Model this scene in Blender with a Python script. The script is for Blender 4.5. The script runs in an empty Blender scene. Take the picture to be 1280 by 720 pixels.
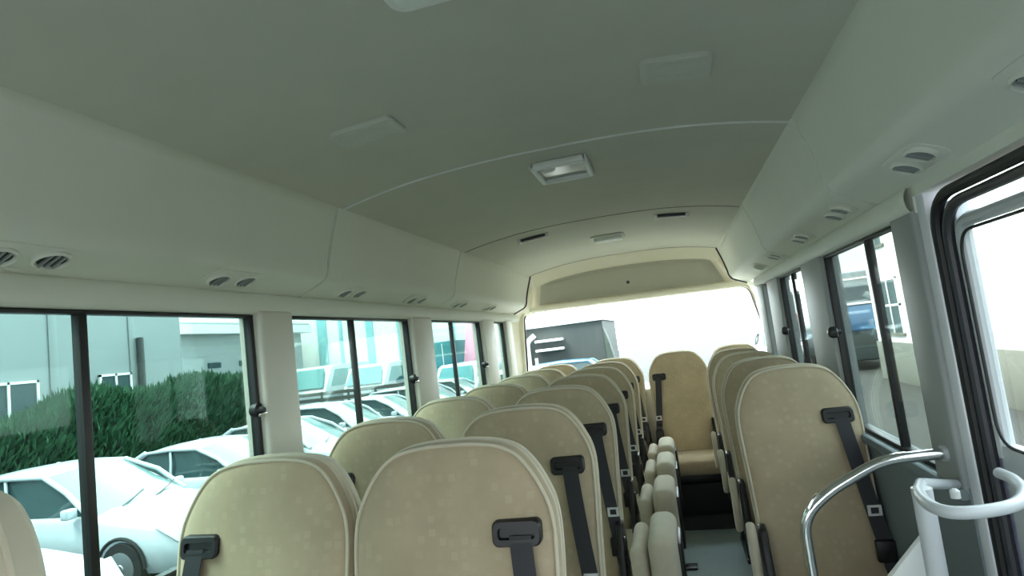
import bpy, bmesh, math, random
from mathutils import Vector, Matrix
random.seed(7)
PI = math.pi
C = bpy.context.scene.collection
CZ = 1.40            # camera height above the floor
GZ = -1.00           # car park level below the floor

# ------------------------------------------------------------------ materials
def nt(name):
    m = bpy.data.materials.new(name); m.use_nodes = True
    n = m.node_tree; n.nodes.clear()
    return m, n, n.nodes.new('ShaderNodeOutputMaterial')
def pbr(name, col, rough=.5, metal=0., noise=0., nscale=20., bump=0., sheen=0., spec=.5, coat=0.):
    m, n, out = nt(name)
    b = n.nodes.new('ShaderNodeBsdfPrincipled')
    b.inputs['Base Color'].default_value = (*col, 1)
    b.inputs['Roughness'].default_value = rough
    b.inputs['Metallic'].default_value = metal
    b.inputs['Specular IOR Level'].default_value = spec
    b.inputs['Coat Weight'].default_value = coat
    if sheen:
        b.inputs['Sheen Weight'].default_value = sheen
        b.inputs['Sheen Roughness'].default_value = .4
    tc = n.nodes.new('ShaderNodeTexCoord')
    if noise:
        t = n.nodes.new('ShaderNodeTexNoise'); t.inputs['Scale'].default_value = nscale
        t.inputs['Detail'].default_value = 4
        n.links.new(tc.outputs['Object'], t.inputs['Vector'])
        r = n.nodes.new('ShaderNodeMapRange')
        r.inputs['To Min'].default_value = 1 - noise; r.inputs['To Max'].default_value = 1 + noise
        n.links.new(t.outputs['Fac'], r.inputs['Value'])
        mx = n.nodes.new('ShaderNodeMix'); mx.data_type = 'RGBA'; mx.blend_type = 'MULTIPLY'
        mx.inputs['Factor'].default_value = 1
        mx.inputs['A'].default_value = (*col, 1)
        n.links.new(r.outputs['Result'], mx.inputs['B'])
        n.links.new(mx.outputs['Result'], b.inputs['Base Color'])
    if bump:
        t2 = n.nodes.new('ShaderNodeTexNoise'); t2.inputs['Scale'].default_value = nscale * 6
        n.links.new(tc.outputs['Object'], t2.inputs['Vector'])
        bp = n.nodes.new('ShaderNodeBump'); bp.inputs['Strength'].default_value = bump
        bp.inputs['Distance'].default_value = .002
        n.links.new(t2.outputs['Fac'], bp.inputs['Height'])
        n.links.new(bp.outputs['Normal'], b.inputs['Normal'])
    n.links.new(b.outputs[0], out.inputs[0])
    return m
def fabric(name, base, light, rough=.95):
    """beige moquette woven with small pale squares"""
    m, n, out = nt(name)
    N = n.nodes.new; L = n.links.new
    tc = N('ShaderNodeTexCoord')
    mp = N('ShaderNodeMapping'); mp.inputs['Rotation'].default_value = (0, .0, 0)
    mp.inputs['Scale'].default_value = (40, .001, 40)
    L(tc.outputs['Object'], mp.inputs['Vector'])
    ck = N('ShaderNodeTexVoronoi'); ck.distance = 'CHEBYCHEV'; ck.inputs['Scale'].default_value = 1
    ck.inputs['Randomness'].default_value = .55
    L(mp.outputs[0], ck.inputs['Vector'])
    rr = N('ShaderNodeMapRange'); rr.inputs['From Min'].default_value = .26; rr.inputs['From Max'].default_value = .34
    rr.inputs['To Min'].default_value = 1; rr.inputs['To Max'].default_value = 0
    L(ck.outputs['Distance'], rr.inputs['Value'])
    sep = N('ShaderNodeSeparateColor'); L(ck.outputs['Color'], sep.inputs[0])
    pw = N('ShaderNodeMath'); pw.operation = 'MULTIPLY'
    L(rr.outputs[0], pw.inputs[0]); L(sep.outputs[0], pw.inputs[1])
    ns = N('ShaderNodeTexNoise'); ns.inputs['Scale'].default_value = 9; ns.inputs['Detail'].default_value = 5
    L(tc.outputs['Object'], ns.inputs['Vector'])
    mx = N('ShaderNodeMix'); mx.data_type = 'RGBA'
    mx.inputs['A'].default_value = (*base, 1); mx.inputs['B'].default_value = (*light, 1)
    sc = N('ShaderNodeMath'); sc.operation = 'MULTIPLY'; sc.inputs[1].default_value = .36
    L(pw.outputs[0], sc.inputs[0]); L(sc.outputs[0], mx.inputs['Factor'])
    mr = N('ShaderNodeMapRange'); mr.inputs['To Min'].default_value = .82; mr.inputs['To Max'].default_value = 1.18
    L(ns.outputs['Fac'], mr.inputs['Value'])
    m2 = N('ShaderNodeMix'); m2.data_type = 'RGBA'; m2.blend_type = 'MULTIPLY'; m2.inputs['Factor'].default_value = 1
    L(mx.outputs['Result'], m2.inputs['A']); L(mr.outputs['Result'], m2.inputs['B'])
    b = N('ShaderNodeBsdfPrincipled'); b.inputs['Roughness'].default_value = rough
    b.inputs['Sheen Weight'].default_value = .25; b.inputs['Specular IOR Level'].default_value = .1
    L(m2.outputs['Result'], b.inputs['Base Color'])
    wv = N('ShaderNodeTexNoise'); wv.inputs['Scale'].default_value = 420
    L(tc.outputs['Object'], wv.inputs['Vector'])
    bp = N('ShaderNodeBump'); bp.inputs['Strength'].default_value = .25; bp.inputs['Distance'].default_value = .001
    L(wv.outputs['Fac'], bp.inputs['Height']); L(bp.outputs['Normal'], b.inputs['Normal'])
    L(b.outputs[0], out.inputs[0])
    return m
def glass(name, tint, refl=.05):
    m, n, out = nt(name)
    t = n.nodes.new('ShaderNodeBsdfTransparent'); t.inputs[0].default_value = (*tint, 1)
    g = n.nodes.new('ShaderNodeBsdfGlossy'); g.inputs['Roughness'].default_value = .03
    f = n.nodes.new('ShaderNodeFresnel'); f.inputs[0].default_value = 1.35
    sc = n.nodes.new('ShaderNodeMath'); sc.operation = 'MULTIPLY'; sc.inputs[1].default_value = .28
    n.links.new(f.outputs[0], sc.inputs[0])
    mx = n.nodes.new('ShaderNodeMixShader')
    n.links.new(sc.outputs[0], mx.inputs[0])
    n.links.new(t.outputs[0], mx.inputs[1]); n.links.new(g.outputs[0], mx.inputs[2])
    n.links.new(mx.outputs[0], out.inputs[0])
    return m
M = {
 'ceil':   pbr('ceiling_felt', (.60, .595, .525), .95, noise=.05, nscale=6, bump=.3),
 'duct':   pbr('duct_plastic', (.80, .81, .735), .55, noise=.03, nscale=5),
 'cream':  pbr('cream_plastic', (.84, .80, .66), .5, noise=.02),
 'pillar': pbr('pillar_trim', (.72, .70, .62), .55, noise=.03),
 'pillarg':pbr('grey_pillar_trim', (.34, .36, .36), .55, noise=.03),
 'lower':  pbr('lower_panel', (.20, .24, .26), .6, noise=.05),
 'floor':  pbr('floor_vinyl', (.40, .50, .51), .35, noise=.05, nscale=30),
 'rubber': pbr('black_rubber', (.012, .012, .013), .5),
 'rubberg':pbr('grey_rubber', (.045, .045, .055), .4),
 'black':  pbr('black_plastic', (.009, .009, .010), .42, noise=.1),
 'belt':   pbr('belt_webbing', (.020, .021, .028), .6, noise=.08, nscale=60),
 'buckle': pbr('buckle_plate', (.75, .76, .78), .3),
 'chrome': pbr('chrome', (.82, .83, .85), .14, metal=1),
 'greyp':  pbr('grey_painted_tube', (.60, .63, .66), .35, noise=.02),
 'white':  pbr('white_plastic', (.80, .81, .80), .4),
 'doorw':  pbr('door_paint', (.84, .86, .92), .35),
 'doorg':  pbr('door_grey', (.30, .32, .40), .4),
 'lens':   pbr('lamp_lens', (.42, .43, .41), .15, noise=.05),
 'grille': pbr('speaker_grille', (.60, .61, .55), .7, noise=.06, nscale=90),
 'lamp':   pbr('lamp_lens_pale', (.86, .89, .87), .3),
 'fab':    fabric('beige_moquette', (.46, .375, .26), (.58, .50, .36)),
 'fabs':   pbr('beige_side_cloth', (.62, .56, .44), .9, noise=.08, nscale=30, sheen=.3),
 'dark':   pbr('dark_bench_base', (.012, .013, .016), .7),
 'step':   pbr('step_carpet', (.05, .055, .055), .9, noise=.15),
 'glassL': glass('tinted_side_glass', (.66, .80, .77)),
 'glassR': glass('tinted_right_glass', (.72, .79, .77)),
 'glassC': glass('clear_glass', (.90, .95, .94)),
 'car':    pbr('white_car_paint', (.52, .56, .60), .25, coat=.3),
 'carsil': pbr('silver_car_paint', (.52, .56, .58), .25, coat=.5),
 'carred': pbr('red_car_paint', (.38, .05, .06), .25, coat=.5),
 'carblue':pbr('blue_car_paint', (.10, .25, .40), .25, coat=.5),
 'cglass': pbr('car_glass', (.035, .07, .075), .04, spec=.9),
 'cwind':  pbr('car_windscreen', (.14, .21, .21), .05, spec=1.0),
 'tyre':   pbr('tyre_rubber', (.02, .02, .02), .8),
 'wheel':  pbr('wheel_alloy', (.55, .56, .58), .3, metal=.8),
 'lampc':  pbr('headlamp_lens', (.62, .68, .72), .08, spec=.9),
 'asph':   pbr('asphalt', (.022, .023, .019), .9, noise=.25, nscale=1.3),
 'bounce':   pbr('pale_bounce_pad', (.62, .60, .54), .9, noise=.12, nscale=1.2),  # bright tone for the added light-bouncing pad
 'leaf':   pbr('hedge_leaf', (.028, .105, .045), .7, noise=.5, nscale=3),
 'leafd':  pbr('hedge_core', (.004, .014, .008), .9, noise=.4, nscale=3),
 'leafp':  pbr('pale_leaf', (.20, .32, .20), .7, noise=.3),
 'bgrey':  pbr('grey_cladding', (.25, .285, .285), .8, noise=.05, nscale=.6),
 'bpale':  pbr('pale_grey_panel', (.38, .42, .42), .8, noise=.04, nscale=.8),
 'bwhite': pbr('white_render', (.88, .88, .86), .8, noise=.04, nscale=.8),
 'bstrip': pbr('pale_teal_strip', (.26, .56, .60), .5),
 'bbase':  pbr('stained_plinth', (.16, .165, .135), .9, noise=.2, nscale=1.5),
 'bdark':  pbr('rear_grey_wall', (.065, .075, .072), .85, noise=.1, nscale=.7),
 'tealg':  pbr('teal_glass', (.045, .21, .225), .35, spec=.15),
 'winbl':  pbr('window_grey_glass', (.05, .085, .09), .6, spec=.05),
 'ivy':    pbr('ivy_leaf', (.07, .09, .075), .8, noise=.5, nscale=9),
 'pink':   pbr('pink_panel', (.80, .33, .47), .6, noise=.05),
 'bluegl': pbr('blue_bus_glass', (.06, .14, .26), .1, spec=.8),
 'buspnt': pbr('dark_bus_paint', (.04, .055, .06), .35),
 'beige':  pbr('beige_block', (.70, .60, .48), .85, noise=.1, nscale=2),
}
# ------------------------------------------------------------------ mesh helpers
class MB:
    def __init__(s): s.bm = bmesh.new(); s.mats = []
    def mi(s, m):
        if m not in s.mats: s.mats.append(m)
        return s.mats.index(m)
    def _fin(s, faces, m):
        i = s.mi(m)
        for f in faces: f.material_index = i
    def box(s, lo, hi, m, bev=0., seg=2, mat=None):
        t = bmesh.new(); bmesh.ops.create_cube(t, size=1)
        sz = [hi[k] - lo[k] for k in range(3)]; ce = [(hi[k] + lo[k]) / 2 for k in range(3)]
        for v in t.verts: v.co = Vector([v.co[k] * sz[k] + ce[k] for k in range(3)])
        if bev: bmesh.ops.bevel(t, geom=t.edges[:], offset=min(bev, min(abs(x) for x in sz) * .49), segments=seg, profile=.5, affect='EDGES')
        s.add(t, m, mat); return s
    def add(s, t, m, mat=None):
        mp = {}
        for v in t.verts:
            co = mat @ v.co if mat else v.co
            mp[v] = s.bm.verts.new(co)
        fs = []
        for f in t.faces:
            try: fs.append(s.bm.faces.new([mp[v] for v in f.verts]))
            except ValueError: pass
        s._fin(fs, m); t.free()
    def quadstrip(s, rows, m, close=False, cap=False):
        """loft: rows of equal-length point lists"""
        V = [[s.bm.verts.new(p) for p in r] for r in rows]; fs = []
        n = len(V[0])
        for a, b in zip(V, V[1:]):
            for k in range(n if close else n - 1):
                k2 = (k + 1) % n
                try: fs.append(s.bm.faces.new((a[k], a[k2], b[k2], b[k])))
                except ValueError: pass
        if cap:
            for r in (V[0][::-1], V[-1]):
                try: fs.append(s.bm.faces.new(r))
                except ValueError: pass
        s._fin(fs, m); return s
    def prism(s, pts, d, m, bev=0., seg=2):
        """polygon pts (3-D, planar) pushed along vector d"""
        t = bmesh.new(); d = Vector(d)
        a = [t.verts.new(p) for p in pts]; b = [t.verts.new(Vector(p) + d) for p in pts]
        n = len(a); t.faces.new(a); t.faces.new(b[::-1])
        for k in range(n): t.faces.new((a[k], b[k], b[(k + 1) % n], a[(k + 1) % n]))
        bmesh.ops.recalc_face_normals(t, faces=t.faces[:])
        if bev: bmesh.ops.bevel(t, geom=t.edges[:], offset=bev, segments=seg, profile=.5, affect='EDGES')
        s.add(t, m); return s
    def tube(s, pts, r, m, n=12, caps=True, closed=False):
        pts = [Vector(p) for p in pts]; rows = []
        N = len(pts); up = Vector((0, 0, 1)); prev = None
        for i, p in enumerate(pts):
            if closed: t = pts[(i + 1) % N] - pts[i - 1]
            else: t = pts[min(i + 1, N - 1)] - pts[max(i - 1, 0)]
            t.normalize()
            if prev is None:
                a = t.cross(up)
                if a.length < 1e-3: a = t.cross(Vector((1, 0, 0)))
            else: a = prev - t * prev.dot(t)
            a.normalize(); prev = a; b = t.cross(a)
            rr = r[i] if isinstance(r, (list, tuple)) else r
            rows.append([p + (a * math.cos(2 * PI * k / n) + b * math.sin(2 * PI * k / n)) * rr for k in range(n)])
        if closed: rows.append(rows[0])
        s.quadstrip(rows, m, close=True, cap=caps and not closed); return s
    def lathe(s, prof, m, n=20, mat=None):
        t = bmesh.new(); rows = []
        for r, z in prof: rows.append([t.verts.new((r * math.cos(2 * PI * k / n), r * math.sin(2 * PI * k / n), z)) for k in range(n)])
        for a, b in zip(rows, rows[1:]):
            for k in range(n): t.faces.new((a[k], a[(k + 1) % n], b[(k + 1) % n], b[k]))
        t.faces.new(rows[0][::-1]); t.faces.new(rows[-1])
        s.add(t, m, mat); return s
    def obj(s, name, parent=None, smooth=True, angle=35):
        bmesh.ops.remove_doubles(s.bm, verts=s.bm.verts[:], dist=1e-5)
        bmesh.ops.recalc_face_normals(s.bm, faces=s.bm.faces[:])
        me = bpy.data.meshes.new(name); s.bm.to_mesh(me); s.bm.free()
        for k in s.mats: me.materials.append(M[k])
        o = bpy.data.objects.new(name, me); C.objects.link(o)
        if smooth:
            for p in me.polygons: p.use_smooth = True
            me.set_sharp_from_angle(angle=math.radians(angle))
        if parent: o.parent = parent
        return o
def rounded(pts, r, n=6):
    """round the corners of an open 3-D polyline"""
    pts = [Vector(p) for p in pts]; out = [pts[0]]
    for i in range(1, len(pts) - 1):
        p, a, b = pts[i], pts[i - 1], pts[i + 1]
        rr = min(r, (a - p).length * .49, (b - p).length * .49)
        s_, e = p + (a - p).normalized() * rr, p + (b - p).normalized() * rr
        for k in range(n + 1):
            t = k / n; out.append(s_ * (1 - t) ** 2 + p * 2 * t * (1 - t) + e * t * t)
    return out + [pts[-1]]
def rrect(w, h, r, n=5):
    o = []
    for cx, cy, a0 in ((w / 2 - r, h / 2 - r, 0), (-w / 2 + r, h / 2 - r, PI / 2), (-w / 2 + r, -h / 2 + r, PI), (w / 2 - r, -h / 2 + r, 3 * PI / 2)):
        for k in range(n + 1):
            a = a0 + PI / 2 * k / n; o.append((cx + r * math.cos(a), cy + r * math.sin(a)))
    return o
def thing(name, label, cat, loc=(0, 0, 0), rz=0., group=None):
    o = bpy.data.objects.new(name, None); C.objects.link(o); o.empty_display_size = .1
    o.location = loc; o.rotation_euler = (0, 0, rz); o['label'] = label; o['category'] = cat
    if group: o['group'] = group
    return o
def tag(o, label, cat, group=None, kind=None):
    o['label'] = label; o['category'] = cat
    if group: o['group'] = group
    if kind: o['kind'] = kind
    return o
def struct(o): o['kind'] = 'structure'; return o
def copy_tree(r, label=None, loc=None):
    c = r.copy(); C.objects.link(c)
    if label: c['label'] = label
    if loc: c.location = loc
    for ch in [x for x in bpy.data.objects if x.parent == r]:
        d = ch.copy(); C.objects.link(d); d.parent = c
        for g in [x for x in bpy.data.objects if x.parent == ch]:
            e = g.copy(); C.objects.link(e); e.parent = d
    return c

# ------------------------------------------------------------------ camera
yaw, pitch, roll, F, XC = math.radians(14.179), math.radians(5.556), math.radians(-7.091), 752.77, .3195
fw = Vector((-math.sin(yaw) * math.cos(pitch), math.cos(yaw) * math.cos(pitch), math.sin(pitch)))
rt = Vector((math.cos(yaw), math.sin(yaw), 0)); up = rt.cross(fw)
r2 = rt * math.cos(roll) + up * math.sin(roll); u2 = -rt * math.sin(roll) + up * math.cos(roll)
cam = bpy.data.cameras.new('camera'); co = bpy.data.objects.new('camera', cam); C.objects.link(co)
mw = Matrix((r2, u2, -fw)).transposed().to_4x4(); mw.translation = (XC, 0, CZ); co.matrix_world = mw
cam.sensor_width = 36; cam.lens = F / 1280 * 36; cam.clip_start = .02; cam.clip_end = 500
bpy.context.scene.camera = co

# ------------------------------------------------------------------ bus shell
YF, YS3, YR = -1.7, 4.85, 5.10
CX, CZE = .742, 1.961
def crown(x): 
    t = abs(x) / CX
    return CZE + .070 * (1 - t ** 2.6)
# floor
f = MB(); f.box((-1.0, YF, -.06), (1.0, 5.3, 0), 'floor'); struct(f.obj('floor', smooth=False))
st = MB(); st.box((-.55, 4.42, 0.0), (.9, 5.05, .085), 'step', .006); struct(st.obj('trim_6'))
# ceiling: three felt panels
cm = MB()
xs = [-CX - .01 + (2 * CX + .02) * k / 28 for k in range(29)]
for y0, y1 in ((YF, 1.905), (1.915, 3.212), (3.220, YS3)):
    rows = []
    for y, dz in ((y0, .012), (y0 + .006, 0), (y1 - .006, 0), (y1, .012)):
        rows.append([(x, y, crown(x) + dz) for x in xs])
    cm.quadstrip(rows, 'ceil')
cm.quadstrip([[(x, YF, crown(x) + .02) for x in xs], [(x, YS3 + .05, crown(x) + .02) for x in xs]], 'rubber')
struct(cm.obj('ceiling'))
def seam(y, mat, r, name, dz=0.):
    b = MB(); b.tube([(x, y, crown(x) + dz) for x in xs], r, mat, 8); return struct(b.obj(name))
seam(1.910, 'white', .0055, 'trim_1', .002)
seam(3.216, 'rubber', .006, 'trim_2', .006)
seam(YS3 + .004, 'rubber', .005, 'trim_3', .004)
# roof outer shell keeps the sky out above ducts
sh = MB(); sh.box((-1.02, YF, 2.07), (1.02, 5.35, 2.12), 'duct')
struct(sh.obj('roof_shell', smooth=False))
# ducts along both sides
def duct_prof(s):
    P = [(.748, 1.985), (.742, 1.963)]
    a, k, v = Vector((.742, 1.961)), Vector((.812, 1.715)), Vector((.925, 1.667))
    for t in (.15, .35, .55, .75): 
        p = a.lerp(k, t); P.append((p.x + .006 * math.sin(PI * t), p.y))
    for t in range(6):
        u = t / 5; q0 = a.lerp(k, .86); q1 = k; q2 = k.lerp(v, .22)
        p = q0 * (1 - u) ** 2 + q1 * 2 * u * (1 - u) + q2 * u * u; P.append((p.x, p.y))
    p = k.lerp(v, .92); P.append((p.x, p.y)); P.append((.927, 1.664))
    return [(s * x, z) for x, z in P]
def duct(s, name, ys):
    b = MB()
    pr = duct_prof(s)
    for y0, y1 in ys:
        rows = []
        for y, d in ((y0, .006), (y0 + .004, 0), (y1 - .004, 0), (y1, .006)):
            rows.append([(x + s * d, y, z + d) for x, z in pr])
        b.quadstrip(rows, 'duct')
    b.quadstrip([[(x + s * .012, YF, z + .012) for x, z in pr], [(x + s * .012, YS3, z + .012) for x, z in pr]], 'rubberg')
    return struct(b.obj(name, angle=50))
DY = ((YF, 1.866), (1.874, 3.146), (3.154, YS3))
duct(-1, 'trim_4', DY); duct(1, 'trim_5', DY)
dg = MB()
pr = duct_prof(-1)
dg.tube([(x * .995, YS3, z - .003) for x, z in pr[1:]], .006, 'rubberg', 8); struct(dg.obj('trim_7'))
dg = MB(); pr = duct_prof(1)
dg.tube([(x * .995, YS3, z - .003) for x, z in pr[1:]], .006, 'rubberg', 8); struct(dg.obj('trim_8'))

# side walls
WZ0, WZ1 = .948, 1.600
def wall(side, name, spans, pillars, y0, y1):
    """window spans (ya,yb); pillars (ya,yb,material)"""
    s = -1 if side == 'left' else 1
    X0, X1 = s * .925, s * .985
    lo = lambda a, b: (min(a, b), max(a, b))
    xa, xb = lo(X0, X1)
    b = MB()
    b.box((xa, y0, 0), (xb, y1, WZ0), 'lower')
    b.box((xa, y0, WZ1), (xb, y1, 1.69), 'duct', 0)
    # rounded valance below the duct
    pts = []
    for k in range(9):
        a = PI * k / 8
        pts.append((s * (.922 - .016 * math.sin(a)), 0, 1.634 - .033 * math.cos(a) * -1))
    b.quadstrip([[(x, y, z) for x, _, z in pts] for y in (y0, y1)], 'duct')
    # sill ledge
    xc, xd = lo(s * .905, s * .93)
    b.box((xc, y0, WZ0 - .03), (xd, y1, WZ0), 'lower', .008)
    for ya, yb, m in pillars:
        b.box((xa, ya, WZ0), (xb, yb, WZ1), m)
        xe, xf = lo(s * (.905 if s < 0 else .915), s * .935)
        b.box((xe, ya, WZ0 - .02), (xf, yb, WZ1 + .012), m, .012, 3)
    return struct(b.obj(name))
LW = [(.10, 1.62, 1.055), (1.79, 2.77, 2.235), (3.02, 3.93, 3.40), (4.20, 4.53, None)]
RW = [(1.79, 2.58, 2.075), (2.94, 3.58, 3.26), (3.94, 4.16, None)]
wall('left', 'wall_left', LW, [(.02, .10, 'pillar'), (1.62, 1.79, 'pillar'), (-1.5, -1.44, 'pillar'), (2.77, 3.02, 'pillar'), (3.93, 4.20, 'pillar'), (4.53, 4.70, 'pillar')], YF, 4.95)
wall('right', 'wall_right', RW, [(1.64, 1.79, 'pillarg'), (2.58, 2.94, 'pillarg'), (3.58, 3.94, 'pillarg'), (4.14, 4.36, 'pillarg')], 1.64, 4.40)
wr = MB(); wr.box((.925, YF, 0), (.985, .0, .95), 'lower'); wr.box((.925, YF, 1.6), (.985, .0, 1.69), 'duct'); wr.box((.925, .0, 0), (.985, .55, 1.69), 'lower'); wr.box((.925, .55, 1.64), (.985, 1.64, 1.69), 'duct'); struct(wr.obj('wall_right_front', smooth=False))
def window(n, s, y0, y1, div, gl):
    r = bpy.data.objects.new('window_%d' % n, None); C.objects.link(r); struct(r)
    x = s * .945
    fr = MB(); t = .016
    xa, xb = min(x - .014, x + .014), max(x - .014, x + .014)
    fr.box((xa, y0, WZ0), (xb, y0 + t, WZ1), 'rubber', .004); fr.box((xa, y1 - t, WZ0), (xb, y1, WZ1), 'rubber', .004)
    fr.box((xa, y0, WZ1 - .010), (xb, y1, WZ1), 'rubber', .003); fr.box((xa, y0, WZ0), (xb, y1, WZ0 + .014), 'rubber', .003)
    fr.obj('frame', r)
    segs = [(y0 + t, y1 - t)] if div is None else [(y0 + t, div), (div, y1 - t)]
    for i, (a, b) in enumerate(segs):
        g = MB(); xx = x + s * (.004 if i else -.004)
        g.box((xx - .002, a, WZ0 + .012), (xx + .002, b, WZ1 - .008), gl); g.obj('pane', r, smooth=False)
    if div is not None:
        d = MB(); d.box((x - .012, div - .011, WZ0), (x + .012, div + .011, WZ1), 'rubber', .004); d.obj('divider', r)
        l = MB(); mt = Matrix.Translation((x - s * .03, y1 - .035, 1.305)) @ Matrix.Rotation(PI / 2, 4, 'Y')
        l.lathe([(.010, -.022), (.018, -.018), (.022, -.008), (.022, .006), (.012, .012), (.008, .024)], 'black', 16, mt)
        l.box((x - s * .03 - .012, y1 - .045, 1.285), (x - s * .03 + .012, y1 - .005, 1.300), 'chrome', .005)
        l.obj('latch', r)
    return r
for i, (a, b, d) in enumerate(LW): window(i + 1, -1, a, b, d, 'glassL')
for i, (a, b, d) in enumerate(RW): window(i + 5, 1, a, b, d, 'glassR')

# rear: cream surround, recessed felt header and the rear window
RX0, RX1, RZT0, RZT1 = -.935, 1.04, 1.655, 1.640
def sstep(a, b, x):
    t = max(0, min(1, (x - a) / (b - a))); return t * t * (3 - 2 * t)
def build_rear():
    b = MB()
    # header: columns across x, rows front-top to window edge
    n = 48; rows = []
    cols = []
    for k in range(n + 1):
        u = k / n
        xt = -.742 + 1.484 * u                  # along the ceiling seam
        xb = -.80 + 1.66 * u                    # along the window top
        zb = 1.705 - .022 * u
        d = sstep(.02, .12, u) * sstep(.98, .90, u) if u > .5 else sstep(.02, .10, u)
        d = sstep(.025, .10, u) * (1 - sstep(.915, .975, u))
        zt = crown(xt) + .002
        P = []
        P.append((xt, YS3 + .003, zt))
        P.append((xt * 1.0, YS3 + .03, zt - .02))
        z1 = zt - .085
        P.append((xt * .995 + (xb - xt) * .1, YS3 + .10, z1))
        P.append((xt + (xb - xt) * .15, YS3 + .125 + .06 * d, z1 - .012 + .018 * d))
        P.append((xt + (xb - xt) * .3, YS3 + .135 + .085 * d, z1 - .04 + .02 * d))
        P.append((xt + (xb - xt) * .8, YS3 + .175 + .065 * d, zb + .055))
        P.append((xt + (xb - xt) * .9, YS3 + .18 + .055 * d, zb + .030))
        P.append((xb, YS3 + .185, zb + .022))
        P.append((xb, YS3 + .19, zb + .002))
        P.append((xb, YS3 + .20, zb - .014))
        P.append((xb, YR + .02, zb - .018))
        cols.append((P, u))
    V = [[b.bm.verts.new(p) for p in P] for P, u in cols]
    mc, mf = b.mi('cream'), b.mi('ceil')
    for k in range(n):
        for j in range(10):
            fc = b.bm.faces.new((V[k][j], V[k + 1][j], V[k + 1][j + 1], V[k][j + 1]))
            fc.material_index = mf if (3 <= j <= 5 and 2 <= k <= n - 3) else mc
    # side surrounds: from wall end to the window edge, with rounded top corners
    for s, xw, xt, wx, wz in ((-1, -.93, -.742, -.80, 1.672), (1, .93, .742, .86, 1.666)):
        edge_x = RX0 if s < 0 else RX1
        ye = 4.52 if s < 0 else 4.34
        outer = [(s * .930, ye, 0), (s * .930, ye, .6), (s * .930, ye, 1.0), (s * .930, ye + .01, 1.3), (s * .930, ye + .03, 1.60), (s * .928, 4.72, 1.66), (s * .87, 4.82, 1.69), (s * .815, YS3, 1.713), (s * .78, YS3, 1.83), (s * .742, YS3 + .003, 1.963)]
        mid = [(s * .985, 4.85, 0), (s * .985, 4.85, .6), (s * .985, 4.85, 1.0), (s * .98, 4.86, 1.3), (s * .965, 4.90, 1.56), (s * .94, 4.93, 1.64), (s * .90, 4.95, 1.69), (s * .86, 4.96, 1.73), (s * .81, 4.96, 1.80), (s * .745, 4.95, 1.875)]
        inner = [(edge_x, 5.04, 0), (edge_x, 5.04, .6), (edge_x + s * .03, 5.04, 1.0), (edge_x, 5.045, 1.3), (edge_x - s * .005, 5.045, 1.50), (edge_x - s * .012, 5.045, 1.59), (edge_x - s * .03, 5.045, 1.63), (edge_x - s * .05, 5.045, 1.655), (wx + s * .02, 5.04, 1.676), (wx, 5.035, 1.69)]
        lip = [(x - s * (.012 if z > .9 else 0), YR + .02, z - (.012 if z > 1.55 else 0)) for x, y, z in inner]
        b.quadstrip([outer, mid, inner, lip], 'cream')
    inn = [(-.93, .90), (-.925, 1.2), (-.890, 1.684), (.955, 1.660), (1.045, 1.2), (1.10, .90)]
    q = rounded([(x, 0, z) for x, z in inn], .07, 7)
    cxm, czm = .05, 1.2
    qo = [Vector((v.x + .055 * (1 if v.x > cxm else -1) * (1 if abs(v.x - cxm) > .80 else 0), 0, v.z + (.03 if v.z > 1.5 else 0))) for v in q]
    b.quadstrip([[(v.x, 5.02, v.z) for v in qo], [(v.x * .995, 5.035, v.z - .004) for v in q], [(v.x, 5.055, v.z - .012) for v in q], [(v.x, YR + .02, v.z) for v in q]], 'cream')
    # lower rear wall
    b.box((-1.02, 5.04, 0), (1.08, 5.10, .93), 'cream')
    b.box((-1.05, 5.10, 1.70), (1.2, 5.14, 2.1), 'cream'); b.box((-1.06, 5.06, .0), (-.97, 5.14, 2.1), 'cream'); b.box((1.14, 5.06, .0), (1.2, 5.14, 2.1), 'cream')
    return struct(b.obj('wall_rear', angle=45))
build_rear()
wn = bpy.data.objects.new('window_8', None); C.objects.link(wn); struct(wn)
g = MB(); g.box((-.97, 5.112, .90), (1.12, 5.117, 1.72), 'glassC'); g.obj('pane', wn, smooth=False)
g = MB(); g.tube(rounded([(-.93, 5.085, .92), (-.888, 5.085, 1.676), (.953, 5.085, 1.652), (1.098, 5.085, .92)], .07), .008, 'rubberg', 6); g.obj('gasket', wn)
bp = MB(); bp.lathe([(.014, 0), (.013, .008), (.008, .012)], 'rubberg', 12, Matrix.Translation((.03, 5.086, 1.815)) @ Matrix.Rotation(PI / 2, 4, 'X'))
tag(bp.obj('stop_light_plug'), 'small dark round plug in the grey header above the rear window', 'plug')
# front of the bus behind the camera
wf = MB(); wf.box((-1, YF - .06, 0), (1, YF, .75), 'lower'); wf.box((-1, YF - .06, 1.93), (1, YF, 2.1), 'duct')
struct(wf.obj('wall_front', smooth=False))

# ------------------------------------------------------------------ door on the right
dr = bpy.data.objects.new('door_1', None); C.objects.link(dr); struct(dr)
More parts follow.
